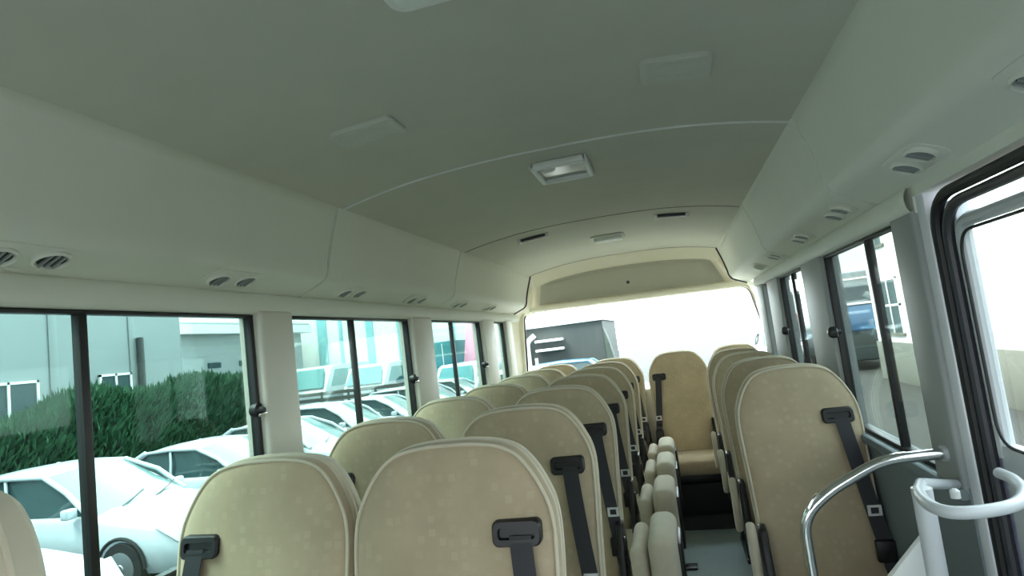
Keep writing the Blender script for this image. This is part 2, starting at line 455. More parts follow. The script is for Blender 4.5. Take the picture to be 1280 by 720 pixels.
# opening trim and double rubber seal (two rubber beads)
def door_path(off, zt, yr):
    return rounded([(.948, yr - off, -.3), (.948, yr - off, zt - off), (.948, .60 + off, zt - off), (.948, .60 + off, -.3)], .10, 8)
b = MB(); b.tube(door_path(0, 1.622, 1.60), .013, 'rubber', 10)
b.tube([p + Vector((.010, 0, 0)) for p in door_path(.024, 1.622, 1.60)], .012, 'rubberg', 10)
b.obj('seal', dr)
b = MB(); b.box((.93, 1.60, 0), (.985, 1.66, 1.655), 'doorw', .008); b.obj('door_post', dr)
b = MB()   # white leaf around the pane
PY0, PY1, PZ0, PZ1 = .66, 1.548, 1.062, 1.545
lx = .968
b.box((lx, PY1, -.3), (lx + .03, 1.60, 1.61), 'doorw', .006)
b.box((lx, .58, -.3), (lx + .03, 1.58, PZ0), 'doorw', .006)
b.obj('door_leaf', dr)
b = MB(); b.box((lx + .012, .60, PZ0 - .01), (lx + .016, PY1 + .01, 1.60), 'glassC'); b.obj('pane', dr, smooth=False)
b = MB(); b.tube(rounded([(lx + .012, 1.245, 1.556), (lx + .012, 1.558, 1.556), (lx + .012, 1.558, PZ0 - .03)], .05, 6), .016, 'greyp', 10); b.obj('window_bar', dr)
b = MB(); b.tube(rounded([(lx - .002, 1.25, 1.532), (lx - .002, PY1 - .002, 1.532), (lx - .002, PY1 - .002, PZ0), (lx - .002, .62, PZ0)], .06, 8), .0035, 'rubber', 8); b.obj('gasket', dr)

# ------------------------------------------------------------------ ceiling fittings
def on_ceiling(x, y): return (x, y, crown(x))
def slope(x):
    e = .002; return math.atan2(crown(x + e) - crown(x - e), 2 * e)
def plate(b, w, l, h, m, r=.02, z0=0.):
    o = rrect(w, l, r)
    b.quadstrip([[(x, y, z0) for x, y in o], [(x, y, z0 - h * .7) for x, y in o], [(x * .96, y * .96, z0 - h) for x, y in o]], m, close=True, cap=True)
def ceil_thing(name, label, cat, x, y, group=None, rz=0.):
    t = thing(name, label, cat, on_ceiling(x, y), 0, group); t.rotation_euler = (0, -slope(x), rz); return t
t = ceil_thing('ceiling_lamp', 'pale square ceiling lamp cut off by the top edge of the picture', 'lamp', .03, .845, 'ceiling lamps')
b = MB(); plate(b, .215, .25, .014, 'white', .03); b.obj('lamp_frame', t)
b = MB(); plate(b, .175, .21, .010, 'lamp', .025, -.012); b.obj('lamp_lens', t)
t = ceil_thing('ceiling_lamp', 'white framed ceiling lamp with dark clear lens behind the first roof seam', 'lamp', .022, 2.155, 'ceiling lamps')
b = MB(); w, l = .205, .24
for lo, hi in (((-w/2, -l/2, -.026), (w/2, -l/2 + .03, 0)), ((-w/2, l/2 - .03, -.026), (w/2, l/2, 0)), ((-w/2, -l/2, -.026), (-w/2 + .022, l/2, 0)), ((w/2 - .022, -l/2, -.026), (w/2, l/2, 0))):
    b.box(lo, hi, 'white', .008)
b.obj('lamp_frame', t)
b = MB(); plate(b, w - .03, l - .05, .012, 'lens', .01); b.obj('lamp_lens', t)
b = MB(); b.lathe([(.028, -.012), (.024, -.022), (.010, -.027)], 'white', 16, Matrix.Translation((-.045, -.06, 0))); b.obj('bulb', t)
t = ceil_thing('ceiling_lamp', 'small slim ceiling lamp between the two coat bars near the rear', 'lamp', .012, 3.90, 'ceiling lamps')
b = MB(); plate(b, .21, .20, .010, 'grille', .03); b.obj('lamp_frame', t)
b = MB(); b.box((-.09, -.03, -.03), (.09, .0, -.006), 'lamp', .008); b.box((-.09, .03, -.03), (.09, .06, -.006), 'lamp', .008); b.obj('lamp_lens', t)
for x, y, w, l, lab in ((-.385, 1.43, .185, .115, 'flat pale speaker panel on the left of the near ceiling'), (.418, 1.458, .17, .135, 'flat pale speaker panel on the right of the near ceiling')):
    t = ceil_thing('ceiling_speaker', lab, 'speaker', x, y, 'ceiling speaker panels')
    b = MB(); plate(b, w, l, .012, 'grille', .018); b.obj('speaker_cover', t)
    b = MB()
    for k in range(7): b.box((-w * .4, -l * .38 + l * .76 * k / 6 - .002, -.0128), (w * .4, -l * .38 + l * .76 * k / 6 + .002, -.011), 'grille')
    b.obj('speaker_grille', t, smooth=False)
for x, lab in ((-.375, 'dark coat bar with white ends on the left of the rear ceiling'), (.41, 'dark coat bar with white ends on the right of the rear ceiling')):
    t = ceil_thing('coat_bar', lab, 'coat bar', x, 3.39, 'coat bars')
    b = MB(); b.box((-.075, -.016, -.018), (.075, .016, 0), 'rubberg', .006); b.obj('bar', t)
    for s in (-1, 1):
        b = MB(); b.lathe([(.013, 0), (.013, -.018), (.008, -.026)], 'white', 14, Matrix.Translation((s * .082, 0, 0))); b.obj('end_cap', t)
# vents under the ducts
def vent(s, y, lab, cat='air vent', big=1.):
    k, v = Vector((s * .812, 1.715)), Vector((s * .925, 1.667))
    p = k.lerp(v, .50)
    t = thing('air_vent', lab, cat, (p.x, y, p.y + .001), 0, 'air vents under the side ducts')
    t.rotation_euler = (0, math.atan2(-(v - k).y, (v - k).x) if s > 0 else math.atan2((v - k).y, -(v - k).x), 0)
    b = MB(); plate(b, .082, .20, .004, 'duct', .03); b.obj('vent_plate', t)
    for q in (-1, 1):
        b = MB(); mt = Matrix.Translation((q * .004, q * .05, -.003)) @ Matrix.Scale(1.25, 4, (0, 1, 0))
        b.lathe([(.031, 0), (.031, -.006), (.027, -.010), (.024, -.006), (.022, .0)], 'duct', 20, mt)
        b.lathe([(.0225, -.001), (.0225, -.004)], 'rubber', 20, mt); ring = b.obj('nozzle', t)
        b = MB()
        for j in (-1, 0, 1): b.box((q * .004 - .022, q * .05 + j * .014 - .002, -.012), (q * .004 + .022, q * .05 + j * .014 + .003, -.003), 'pillarg', .001)
        b.obj('louvre', ring)
    return t
pos = ['nearest the camera', 'second from the camera', 'third from the camera', 'fourth from the camera', 'fifth from the camera', 'last before the rear window']
for i, y in enumerate((.885, 1.46, 2.13, 2.75, 3.38, 4.0)): vent(-1, y, 'twin round air vent under the left duct, ' + pos[i])
for i, y in enumerate((.95, 1.44, 2.05, 2.60, 3.22, 3.75)): vent(1, y, 'twin round air vent under the right duct, ' + pos[i])

# ------------------------------------------------------------------ seats
def cat_curve(ctrl, per=5):
    P = [Vector((*p, 0)) for p in ctrl]; out = []
    for i in range(len(P) - 1):
        p0, p1, p2, p3 = P[max(i - 1, 0)], P[i], P[i + 1], P[min(i + 2, len(P) - 1)]
        for k in range(per):
            t = k / per
            q = .5 * ((2 * p1) + (p2 - p0) * t + (2 * p0 - 5 * p1 + 4 * p2 - p3) * t * t + (3 * p1 - p0 - 3 * p2 + p3) * t ** 3)
            out.append((q.x, q.y))
    out.append(tuple(P[-1].xy)); return out
TILT = math.tan(math.radians(11))
def yb(z): return (z - 1.02) * TILT
def back_outline(hw, top=1.202, bot=.42):
    k = hw / .24
    half = [(.205 * k, bot), (.222 * k, bot + .12), (.232 * k, .80), (.240 * k, .98), (.236 * k, 1.05), (.220 * k, 1.095), (.192 * k, 1.142), (.158 * k, 1.176), (.115 * k, 1.194), (.055 * k, top), (0, top + .001)]
    h = cat_curve(half, 4)
    return h + [(-x, z) for x, z in h[-2::-1]]
def inset(o, d):
    if d > .02:
        w = max(x for x, z in o); return [(x * (1 - d / w), .81 + (z - .81) * (1 - d / .39)) for x, z in o]
    n = len(o); r = []
    for i in range(n):
        a, b = Vector(o[i - 1]), Vector(o[(i + 1) % n]); t = (b - a).normalized()
        r.append((o[i][0] - t.y * d, o[i][1] + t.x * d))
    return r
def build_back(hw, th=.105):
    o = back_outline(hw); b = MB()
    lev = [(.10, -.010), (.05, -.007), (.022, -.001), (.008, .006), (.0, .018), (-.002, .03)]
    rows = []
    for d, dy in lev: rows.append([(x, yb(z) + dy, z) for x, z in inset(o, d)])
    b.quadstrip(rows, 'fab', close=True)
    b._fin([b.bm.faces.new([b.bm.verts.new(p) for p in rows[0]])], 'fab')
    rows = [rows[-1]]
    for d, dy in [(0, th * .55), (.002, th * .8), (.012, th * .95), (.03, th)]: rows.append([(x, yb(z) + dy, z) for x, z in inset(o, d)])
    b.quadstrip(rows, 'fabs', close=True)
    b._fin([b.bm.faces.new([b.bm.verts.new(p) for p in rows[-1]])], 'fabs')
    return b, o
def build_seat(hw, belt, aisle, label, loc, armrest=False, name='bus_seat', group='high-back bus seats', long_belt=True, tongue=False, legs=True):
    """belt, aisle: sign of x (-1/+1) of the belt side and of the aisle side; faces -Y"""
    t = thing(name, label, 'seat', loc, 0, group)
    b, o = build_back(hw); back = b.obj('backrest', t, angle=60)
    # piping round the front edge and rear edge
    b = MB(); oo = inset(o, .004)
    n = len(o)
    b.tube([(x, yb(z) + .006, z) for x, z in oo], .0042, 'fabs', 6, closed=False)
    oo = inset(o, -.001)
    b.tube([(x, yb(z) + .052, z) for x, z in oo], .0042, 'fabs', 6, closed=False)
    b.obj('piping', back)
    c = MB(); w = hw * .95
    prof = [(-.555, .36), (-.57, .40), (-.56, .455), (-.50, .478), (-.35, .47), (-.14, .455), (-.12, .36)]
    c.prism([(-w, y, z) for y, z in prof], (2 * w, 0, 0), 'fab', .018, 2); c.obj('seat_cushion', t, angle=60)
    bs = MB(); bs.box((-w * .9, -.52, .30), (w * .9, -.10, .36), 'black', .01)
    bs.obj('seat_frame', t)
    for s in (-1, 1) if legs else ():
        l = MB(); l.box((s * w * .7 - .02, -.50, 0), (s * w * .7 + .02, -.44, .30), 'black', .004); l.box((s * w * .7 - .02, -.18, 0), (s * w * .7 + .02, -.12, .30), 'black', .004)
        l.box((s * w * .7 - .025, -.52, 0), (s * w * .7 + .025, -.10, .025), 'black', .004); l.obj('leg', t)
    # recliner shield, aisle side low
    sh = MB()
    pts = [(-.42, .33), (-.44, .40), (-.20, .47), (-.16, .58), (-.13, .67), (-.08, .68), (-.03, .62), (-.03, .45), (-.05, .33)]
    x0 = aisle * (hw - .030)
    sh.prism([(x0, y, z) for y, z in pts], (aisle * .026, 0, 0), 'black', .006); sh.obj('recliner_shield', t)
    # belt guide + webbing + buckle
    gx, gz = belt * (hw - .08), 1.02
    gd = MB(); outl = rrect(.105, .052, .014); inn = rrect(.075, .018, .006)
    P = lambda q, dy, dz=0: [(gx + x, yb(gz + z + dz) - .012 - dy, gz + z + dz) for x, z in q]
    gd.quadstrip([P(outl, -.014), P(outl, .006), P([(x * .93, z * .88) for x, z in outl], .011), P([(x * 1.06, z * 1.25) for x, z in inn], .011), P(inn, .002)], 'black', close=True, cap=True)
    gd.obj('belt_guide', t)
    if long_belt:
        be = MB(); rows = []
        for k in range(12):
            u = k / 11; z = gz - .004 - u * .50; x = gx + belt * (.008 + .058 * u ** 1.15)
            y = yb(z) - .022 - .012 * math.sin(PI * u) - .02 * max(0, u - .8)
            w2 = .0235
            rows.append([(x - w2, y, z), (x + w2, y, z), (x + w2, y + .002, z), (x - w2, y + .002, z)])
        be.quadstrip(rows, 'belt', close=True, cap=True); bt = be.obj('seat_belt', t)
        bk = MB(); z = .60; x = gx + belt * .052
        bk.box((x - .03, yb(z) - .048, z - .05), (x + .03, yb(z) - .022, z + .02), 'black', .006)
        bk.obj('buckle', bt)
        bk = MB(); z = .71; x = gx + belt * .044
        for q in (-1, 1): bk.box((x - .022 + (q < 0) * 0, yb(z) - .040, z + q * .014 - .004), (x + .022, yb(z) - .034, z + q * .014 + .004), 'buckle', .002)
        bk.box((x - .022, yb(z) - .040, z - .018), (x - .012, yb(z) - .034, z + .018), 'buckle', .002)
        bk.box((x + .012, yb(z) - .040, z - .018), (x + .022, yb(z) - .034, z + .018), 'buckle', .002)
        bk.obj('buckle_tongue', bt)
    if armrest:
        a = MB(); pts = [(-.14, .46), (-.145, .66), (-.125, .695), (-.085, .69), (-.075, .65), (-.08, .46)]
        a.prism([(aisle * (hw + .006), y, z) for y, z in pts], (aisle * .030, 0, 0), 'fabs', .012, 3); a.obj('armrest', t)
    return t
ordn = ['first', 'second', 'third', 'fourth', 'fifth', 'sixth']
LY = [1.25, 1.88, 2.54, 3.20, 3.84, 4.42]
GA, GWn, GR = 'aisle seats left of the aisle', 'window seats left of the aisle', 'seats right of the aisle'
s0 = build_seat(.233, -1, 1, 'beige high-back seat at the bottom left corner, beside the near left window', (-.655, .47, .115), group=GWn)
b = MB(); b.box((-.22, -.56, -.115), (.22, -.06, .0), 'step', .004); b.obj('plinth', s0)
sw = build_seat(.233, -1, 1, 'beige window-side seat with belt slot on its left, in front of the white pillar', (-.68, LY[0], 0), group=GWn)
sa = build_seat(.233, 1, 1, 'largest beige high-back seat in front, black belt guide at its upper right', (-.20, LY[0], 0), group=GA)
for i in range(1, 6):
    copy_tree(sw, 'beige seat by the left windows, %s row from the nearest pair' % ordn[i], (-.68, LY[i], 0))
    copy_tree(sa, 'beige left-bank aisle seat with black belt, %s row from the nearest pair' % ordn[i], (-.20, LY[i], 0))
RY = [2.40, 3.05, 3.70, 4.30]
sr = build_seat(.208, 1, -1, 'nearest beige seat right of the aisle, behind the chrome handrail', (.715, RY[0], 0), armrest=True, group=GR)
for i in range(1, 4):
    copy_tree(sr, 'beige seat right of the aisle, %s behind the handrail' % ordn[i], (.715, RY[i], 0))
YB = 4.99
GB = 'rear bench seats'
build_seat(.233, -1, 1, 'rear bench seat in the left corner under the rear window', (-.672, YB, 0), group=GB, legs=False)
build_seat(.233, 1, 1, 'rear bench seat behind the left aisle seats', (-.185, YB, 0), group=GB, legs=False)
build_seat(.228, -1, 1, 'upright rear bench seat facing down the middle of the aisle', (.320, YB, 0), group=GB, legs=False)
build_seat(.205, 1, -1, 'rear bench seat in the right corner under the rear window', (.772, YB, 0), group=GB, legs=False)
b = MB(); b.box((-.9, 4.46, .086), (.92, 4.95, .298), 'dark', .008)
tag(b.obj('bench_base'), 'black boxed base under the rear bench at the end of the aisle', 'bench base')

# folded aisle seats
def fold_seat(label, y):
    t = thing('folding_aisle_seat', label, 'folding seat', (.158, y, 0), 0, 'folded aisle seats')
    b = MB(); b.box((-.035, 0, .34), (.070, .36, .655), 'fabs', .038, 5); b.obj('seat_cushion', t, angle=60)
    b = MB(); b.box((-.105, .02, .34), (-.045, .36, .615), 'fabs', .028, 5); b.obj('backrest', t, angle=60)
    b = MB(); b.box((-.09, .06, .33), (.02, .34, .385), 'black', .01); b.box((.068, .10, .36), (.082, .30, .60), 'black', .004); b.obj('hinge_bracket', t)
    b = MB(); b.box((-.05, .08, 0), (.0, .13, .34), 'black', .005); b.box((-.05, .27, 0), (.0, .32, .34), 'black', .005); b.obj('leg', t)
    return t
f0 = fold_seat('pair of upright beige pads folded beside the aisle, nearest the camera', 2.28)
for i, y in enumerate((2.92, 3.52, 4.04)):
    copy_tree(f0, 'pair of upright beige pads folded beside the aisle, %s from the camera' % ordn[i + 1], (.158, y, 0))
b = MB(); b.box((.18, 3.72, 0), (.27, 3.80, .012), 'black', .004); b.lathe([(.014, .01), (.014, .02), (.008, .024)], 'rubberg', 12, Matrix.Translation((.2, 3.76, 0)))
tag(b.obj('floor_latch'), 'small black latch plate on the pale aisle floor', 'latch')

# ------------------------------------------------------------------ rails by the door
t = thing('handrail', 'bent chrome handrail in front of the nearest right seat', 'handrail', (.575, 1.70, 0))
O = Vector((.575, 1.70, 0))
pth = rounded([Vector(p) - O for p in ((.572, 1.70, 0), (.572, 1.70, .88), (.640, 1.70, .942), (.775, 1.70, 1.012), (.925, 1.70, 1.017))], .05, 6)
b = MB(); b.tube(pth, .0135, 'chrome', 16); b.obj('tube', t)
b = MB(); b.lathe([(.019, -.012), (.019, 0), (.015, .004)], 'greyp', 16, Matrix.Translation(Vector((.918, 1.70, 1.017)) - O) @ Matrix.Rotation(PI / 2, 4, 'Y')); b.obj('wall_flange', t)
b = MB(); b.lathe([(.032, 0), (.032, .006), (.02, .014)], 'chrome', 16); b.obj('floor_flange', t)
b = MB(); b.tube([Vector(p) - O for p in ((.588, 1.692, .905), (.600, 1.69, .925), (.616, 1.69, .938))], .007, 'chrome', 10); b.obj('hook', t)
t = thing('grab_rail', 'pale grey looped rail on a post beside the door', 'grab rail', (.735, 1.30, 0))
O = Vector((.735, 1.30, 0))
ring = [(.754, 1.391, 1.03), (.728, 1.33, 1.03), (.717, 1.258, 1.03), (.728, 1.208, 1.03), (.771, 1.20, 1.03), (.835, 1.228, 1.03), (.883, 1.295, 1.03), (.908, 1.38, 1.03), (.91, 1.44, 1.03)]
sm = [(*p, 0) for p in ring]
pts = []
for i in range(len(ring) - 1):
    p0, p1, p2, p3 = [Vector(ring[max(0, min(len(ring) - 1, i + k))]) for k in (-1, 0, 1, 2)]
    for k in range(6):
        u = k / 6; pts.append(.5 * ((2 * p1) + (p2 - p0) * u + (2 * p0 - 5 * p1 + 4 * p2 - p3) * u * u + (3 * p1 - p0 - 3 * p2 + p3) * u ** 3) - O)
pts.append(Vector(ring[-1]) - O)
b = MB(); b.tube(pts, .011, 'greyp', 14); b.obj('loop', t)
b = MB(); b.tube([Vector(p) - O for p in ((.754, 1.391, 1.031), (.83, 1.52, .993), (.905, 1.65, .956))], .011, 'greyp', 14); b.obj('wall_arm', t)
b = MB(); b.tube([Vector(p) - O for p in ((.738, 1.345, 1.035), (.738, 1.345, 0))], .018, 'greyp', 16); b.obj('post', t)
b = MB(); b.lathe([(.009, -.008), (.009, .006), (.004, .01)], 'white', 12, Matrix.Translation(Vector((.812, 1.40, 1.005)) - O)); b.obj('bolt', t)
b = MB(); b.prism([(.756, 1.44, .915), (.68, 1.44, .832), (.61, 1.44, .70), (.60, 1.44, .05), (.756, 1.44, .05)], (0, .02, 0), 'white', .006)
tag(b.obj('modesty_panel'), 'white angled partition panel standing below the looped rail', 'partition')

# ------------------------------------------------------------------ outside
b = MB(); b.box((-60, -30, GZ - .2), (60, 90, GZ), 'asph'); struct(b.obj('ground', smooth=False))
b = MB(); b.box((-4.6, 5.6, GZ), (2.4, 13, GZ + .03), 'bounce'); struct(b.obj('ground_bounce_pad', smooth=False))  # pale pad added behind the bus to bounce light onto the rear ceiling
def make_car(label, loc, rz, paint='car', L=4.1, W=1.68, H=1.55, sedan=False, cat='car', name='car', group='parked cars outside the left windows', bonnet=1.0):
    t = thing(name, label, cat, loc, rz, group)
    hb = bonnet; hw = W / 2; x0 = -L / 2; x1 = L / 2     # nose at +x
    zb = .22; zs = min(.98, H * .63) if not sedan else .90
    # lower body
    st = [(x1, .36, zs * .58, .72), (x1 - .06, .25, zs * .70, .86), (x1 - .30, zb, zs * .84, .96), (x1 - .75 * hb, zb, zs * .95, 1), (x1 - 1.12 * hb, zb, zs * 1.02, 1), (0.1, zb, zs * 1.02, 1), (x0 + .9, zb, zs * 1.04, 1), (x0 + .25, zb, zs * (1.03 if not sedan else 1.02), .97), (x0 + .05, .28, zs * .95, .90), (x0, .36, zs * .7, .80)]
    rows = []
    for x, z0, z1, wk in st:
        w = hw * wk; c = .045
        rows.append([(x, -w * .92, z0), (x, -w, z0 + .14), (x, -w * 1.0, (z0 + z1) * .52), (x, -w * .97, z1 - .09), (x, -w * .90, z1 - .02), (x, -w * .6, z1 + c * .6), (x, 0, z1 + c),
                     (x, w * .6, z1 + c * .6), (x, w * .90, z1 - .02), (x, w * .97, z1 - .09), (x, w * 1.0, (z0 + z1) * .52), (x, w, z0 + .14), (x, w * .92, z0)])
    b = MB(); b.quadstrip(rows, paint, close=True, cap=True)
    # cabin
    wsb, wst = x1 - 1.02 * hb, x1 - (1.75 if not sedan else 1.78) * hb
    rt_, rb = (x0 + .55, x0 + .12) if not sedan else (x0 + 1.25, x0 + .62)
    zt = H
    base = zs * 1.0
    tw, bw = hw * .74, hw * .93
    # roof
    rr = []
    for x, dz, k in ((wst + .05, -.05, .97), (wst - .12, -.012, 1), ((wst + rt_) / 2, .02, 1.0), (rt_ + .12, -.015, .98), (rt_ - .04, -.06, .93)):
        rr.append([(x, -tw * k * 1.04, zt - .045 + dz), (x, -tw * k * .92, zt - .01 + dz), (x, -tw * k * .5, zt + .012 + dz), (x, 0, zt + .018 + dz), (x, tw * k * .5, zt + .012 + dz), (x, tw * k * .92, zt - .01 + dz), (x, tw * k * 1.04, zt - .045 + dz)])
    b.quadstrip(rr, paint)
    # pillars
    for s in (-1, 1):
        for (xa, xb, r) in ((wsb, wst + .03, .035), (rb, rt_, .05), ((wsb + rb) / 2 - .05, (wst + rt_) / 2, .022)):
            b.tube([(xa, s * bw, base - .02), ((xa + xb) / 2 + (.04 if xa > xb else 0), s * (bw * .54 + tw * .5), (base + zt) / 2 + .02), (xb, s * tw * 1.02, zt - .05)], r, paint, 8)
        b.tube([(wst + .05, s * tw * 1.02, zt - .055), ((wst + rt_) / 2, s * tw * 1.05, zt - .03), (rt_, s * tw * 1.0, zt - .06)], .03, paint, 8)
    body = b.obj('body', t, angle=50)
    g = MB(); g.quadstrip([[(wsb + .02, -bw * .95, base - .01), (wsb + .10, -bw * .45, base + .02), (wsb + .13, 0, base + .025), (wsb + .10, bw * .45, base + .02), (wsb + .02, bw * .95, base - .01)],
                           [(wst + .04, -tw * .98, zt - .055), (wst + .08, -tw * .45, zt - .035), (wst + .10, 0, zt - .03), (wst + .08, tw * .45, zt - .035), (wst + .04, tw * .98, zt - .055)]], 'cwind')
    g.obj('windscreen', t)
    for s in (-1, 1):
        g = MB(); g.prism([(wsb - .02, s * bw * .97, base - .02), (wst + .0, s * tw * 1.01, zt - .06), (rt_ + .03, s * tw * .99, zt - .07), (rb + .05, s * bw * .96, base - .02)], (0, -s * .02, 0), 'cglass'); g.obj('side_window', t, smooth=False)
    g = MB(); g.prism([(rb, -bw * .9, base), (rb, bw * .9, base), (rt_ - .02, tw * .92, zt - .08), (rt_ - .02, -tw * .92, zt - .08)], (.02, 0, 0), 'cglass'); g.obj('rear_window', t, smooth=False)
    for s in (-1, 1):
        h = MB(); h.prism([(x1 - .055, s * hw * .52, zs * .55), (x1 - .10, s * hw * .86, zs * .60), (x1 - .34, s * hw * .955, zs * .80), (x1 - .26, s * hw * .76, zs * .82), (x1 - .07, s * hw * .52, zs * .72)], (.05, s * .012, .01), 'lampc', .008); h.obj('headlight', t)
        m = MB(); m.box((wsb - .28, s * (hw + .04) - .08, base - .0), (wsb - .16, s * (hw + .04) + .08, base + .13), paint, .03, 3); m.obj('wing_mirror', t)
        for x in (x1 - .82, x0 + .72):
            w = MB(); mt = Matrix.Translation((x, s * (hw - .075), .31)) @ Matrix.Rotation(PI / 2 * -s, 4, 'X')
            w.lathe([(.30, -.09), (.315, -.05), (.315, .06), (.30, .085), (.20, .09)], 'tyre', 24, mt); wo = w.obj('wheel', t)
            w = MB(); w.lathe([(.205, .07), (.20, .094), (.06, .10), (.05, .108)], 'wheel', 20, mt); w.obj('hubcap', wo)
            w = MB(); w.tube([(x + .36 * math.cos(a), s * (hw + .002), .31 + .36 * math.sin(a)) for a in [PI * k / 14 for k in range(15)]], .022, 'tyre', 6); w.obj('wheel_arch', t)
    g = MB(); g.box((x1 - .03, -hw * .45, zs * .48), (x1 + .02, hw * .45, zs * .62), 'black', .01); g.box((x1 - .04, -hw * .6, .30), (x1 + .012, hw * .6, .40), 'black', .01); g.obj('grille', t)
    for s in (-.5, .15):
        g = MB(); g.tube([(wsb + .13, hw * s, base + .03), (wsb + .02, hw * (s + .35), base + .075), (wsb - .06, hw * (s + .62), base + .13)], .009, 'black', 6); g.obj('wiper', t)
    return t
make_car('white car bonnet with headlamp at the bottom left behind the seat', (-7.40, 4.45, GZ), 0, H=1.45, W=1.62, L=4.0, bonnet=1.3)
make_car('near white hatchback with pale windscreen, seen through the first left window', (-7.75, 6.90, GZ), 0.0, H=1.50, W=1.64, L=4.1, bonnet=1.3)
make_car('low silver-white saloon just behind the near white hatchback', (-7.75, 9.30, GZ), 0, L=4.5, H=1.40, sedan=True, bonnet=1.25)
make_car('white car beside the first left pillar, third of the outdoor row', (-8.0, 11.7, GZ), 0, L=4.4, H=1.44, sedan=True, bonnet=1.2)
make_car('white hatchback with dark side glass, seen through the second left window', (-8.3, 14.1, GZ), 0.0, H=1.54, bonnet=1.15)
make_car('dark-glazed white car behind the second left window divider', (-8.2, 16.5, GZ), 0, H=1.45, L=4.4, sedan=True, bonnet=1.2)
make_car('white car low in the third left window', (-8.0, 19.0, GZ), 0, H=1.5)
make_car('silver car low behind the third left window latch', (-7.95, 21.4, GZ), 0, paint='carsil', H=1.5)
def make_van(label, loc, rz, L=4.4, W=1.9, H=2.6, zb=1.62, paint='car', gl='tealg', group='white vans beyond the parked cars'):
    t = thing('van', label, 'van', loc, rz, group); hw = W / 2
    prof = [(-L/2, .3), (-L/2, 1.1), (-L/2 + .10, H - .08), (-L/2 + .3, H), (L/2 - 1.1, H), (L/2 - .75, H - .10), (L/2 - .12, zb - .05), (L/2, zb - .25), (L/2, .3)]
    b = MB(); b.prism([(x, -hw, z) for x, z in prof], (0, W, 0), paint, .05, 3); b.obj('body', t)
    for s in (-1, 1):
        g = MB(); y = s * (hw + .004)
        g.prism([(-L/2 + .28, y, zb), (-L/2 + .32, y, H - .22), (-.12, y, H - .22), (-.12, y, zb)], (0, -s * .02, 0), gl); g.obj('side_window', t, smooth=False)
        g = MB(); g.prism([(.02, y, zb), (.02, y, H - .22), (L/2 - 1.0, y, H - .22), (L/2 - .55, y, zb)], (0, -s * .02, 0), gl); g.obj('side_window', t, smooth=False)
        for x in (L/2 - .8, -L/2 + .8):
            w = MB(); mt = Matrix.Translation((x, s * (hw - .07), .32)) @ Matrix.Rotation(PI / 2 * -s, 4, 'X')
            w.lathe([(.31, -.09), (.32, -.04), (.32, .06), (.30, .085), (.1, .09)], 'tyre', 22, mt); w.obj('wheel', t)
    g = MB(); g.prism([(L/2 - .10, -hw * .90, zb), (L/2 - .10, hw * .90, zb), (L/2 - .60, hw * .74, H - .14), (L/2 - .60, -hw * .74, H - .14)], (.05, 0, .02), gl); g.obj('windscreen', t, smooth=False)
    return t
make_van('white van with broad teal windscreen in the second left window', (-16.2, 26.6, GZ), -PI / 2, W=2.2, H=2.62)
make_van('lower white van with teal windscreen right in the second left window', (-13.2, 26.6, GZ), -PI / 2, W=2.0, H=2.42, zb=1.55)
make_van('white van low behind the third left window', (-8.3, 25.0, GZ), -PI / 2, W=1.8, H=2.0, zb=1.2)

# hedge
def hprof(y): return 2.02 + .32 * sstep(9.2, 10.6, y) + .10 * sstep(12, 16, y) + .10 * math.sin(y * 1.9) + .06 * math.sin(y * 4.1 + 1)
def hedge():
    b = MB(); x0, x1, y0, y1, h = -13.2, -12.0, 4.0, 16.6, 2.72
    rows = []
    ny = 60
    for k in range(ny + 1):
        y = y0 + (y1 - y0) * k / ny; hh = hprof(y) 
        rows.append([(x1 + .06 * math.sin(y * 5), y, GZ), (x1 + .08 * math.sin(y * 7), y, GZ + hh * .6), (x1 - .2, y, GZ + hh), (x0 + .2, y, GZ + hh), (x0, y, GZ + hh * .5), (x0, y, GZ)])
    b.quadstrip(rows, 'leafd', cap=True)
    i = b.mi('leaf')
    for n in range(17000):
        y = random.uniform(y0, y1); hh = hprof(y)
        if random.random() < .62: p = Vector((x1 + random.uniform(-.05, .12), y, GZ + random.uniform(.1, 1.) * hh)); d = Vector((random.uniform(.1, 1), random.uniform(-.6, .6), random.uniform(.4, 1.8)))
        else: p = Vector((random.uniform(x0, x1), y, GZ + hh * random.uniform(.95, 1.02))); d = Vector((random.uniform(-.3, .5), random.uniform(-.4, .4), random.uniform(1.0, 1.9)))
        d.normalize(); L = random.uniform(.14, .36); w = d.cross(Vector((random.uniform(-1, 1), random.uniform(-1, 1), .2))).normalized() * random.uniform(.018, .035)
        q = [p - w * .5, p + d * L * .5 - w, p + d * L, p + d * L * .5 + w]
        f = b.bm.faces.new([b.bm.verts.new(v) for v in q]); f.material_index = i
    o = b.obj('hedge', smooth=False)
    return tag(o, 'long dark green clipped hedge behind the parked white cars', 'hedge')
hedge()

def building(name, label, lo, hi, mat, wins, axis, group=None, seams=0, seam_mat=None):
    t = thing(name, label, 'building', (0, 0, 0), 0, group)
    b = MB(); b.box(lo, hi, mat)
    b.obj('walls', t, smooth=False)
    return t
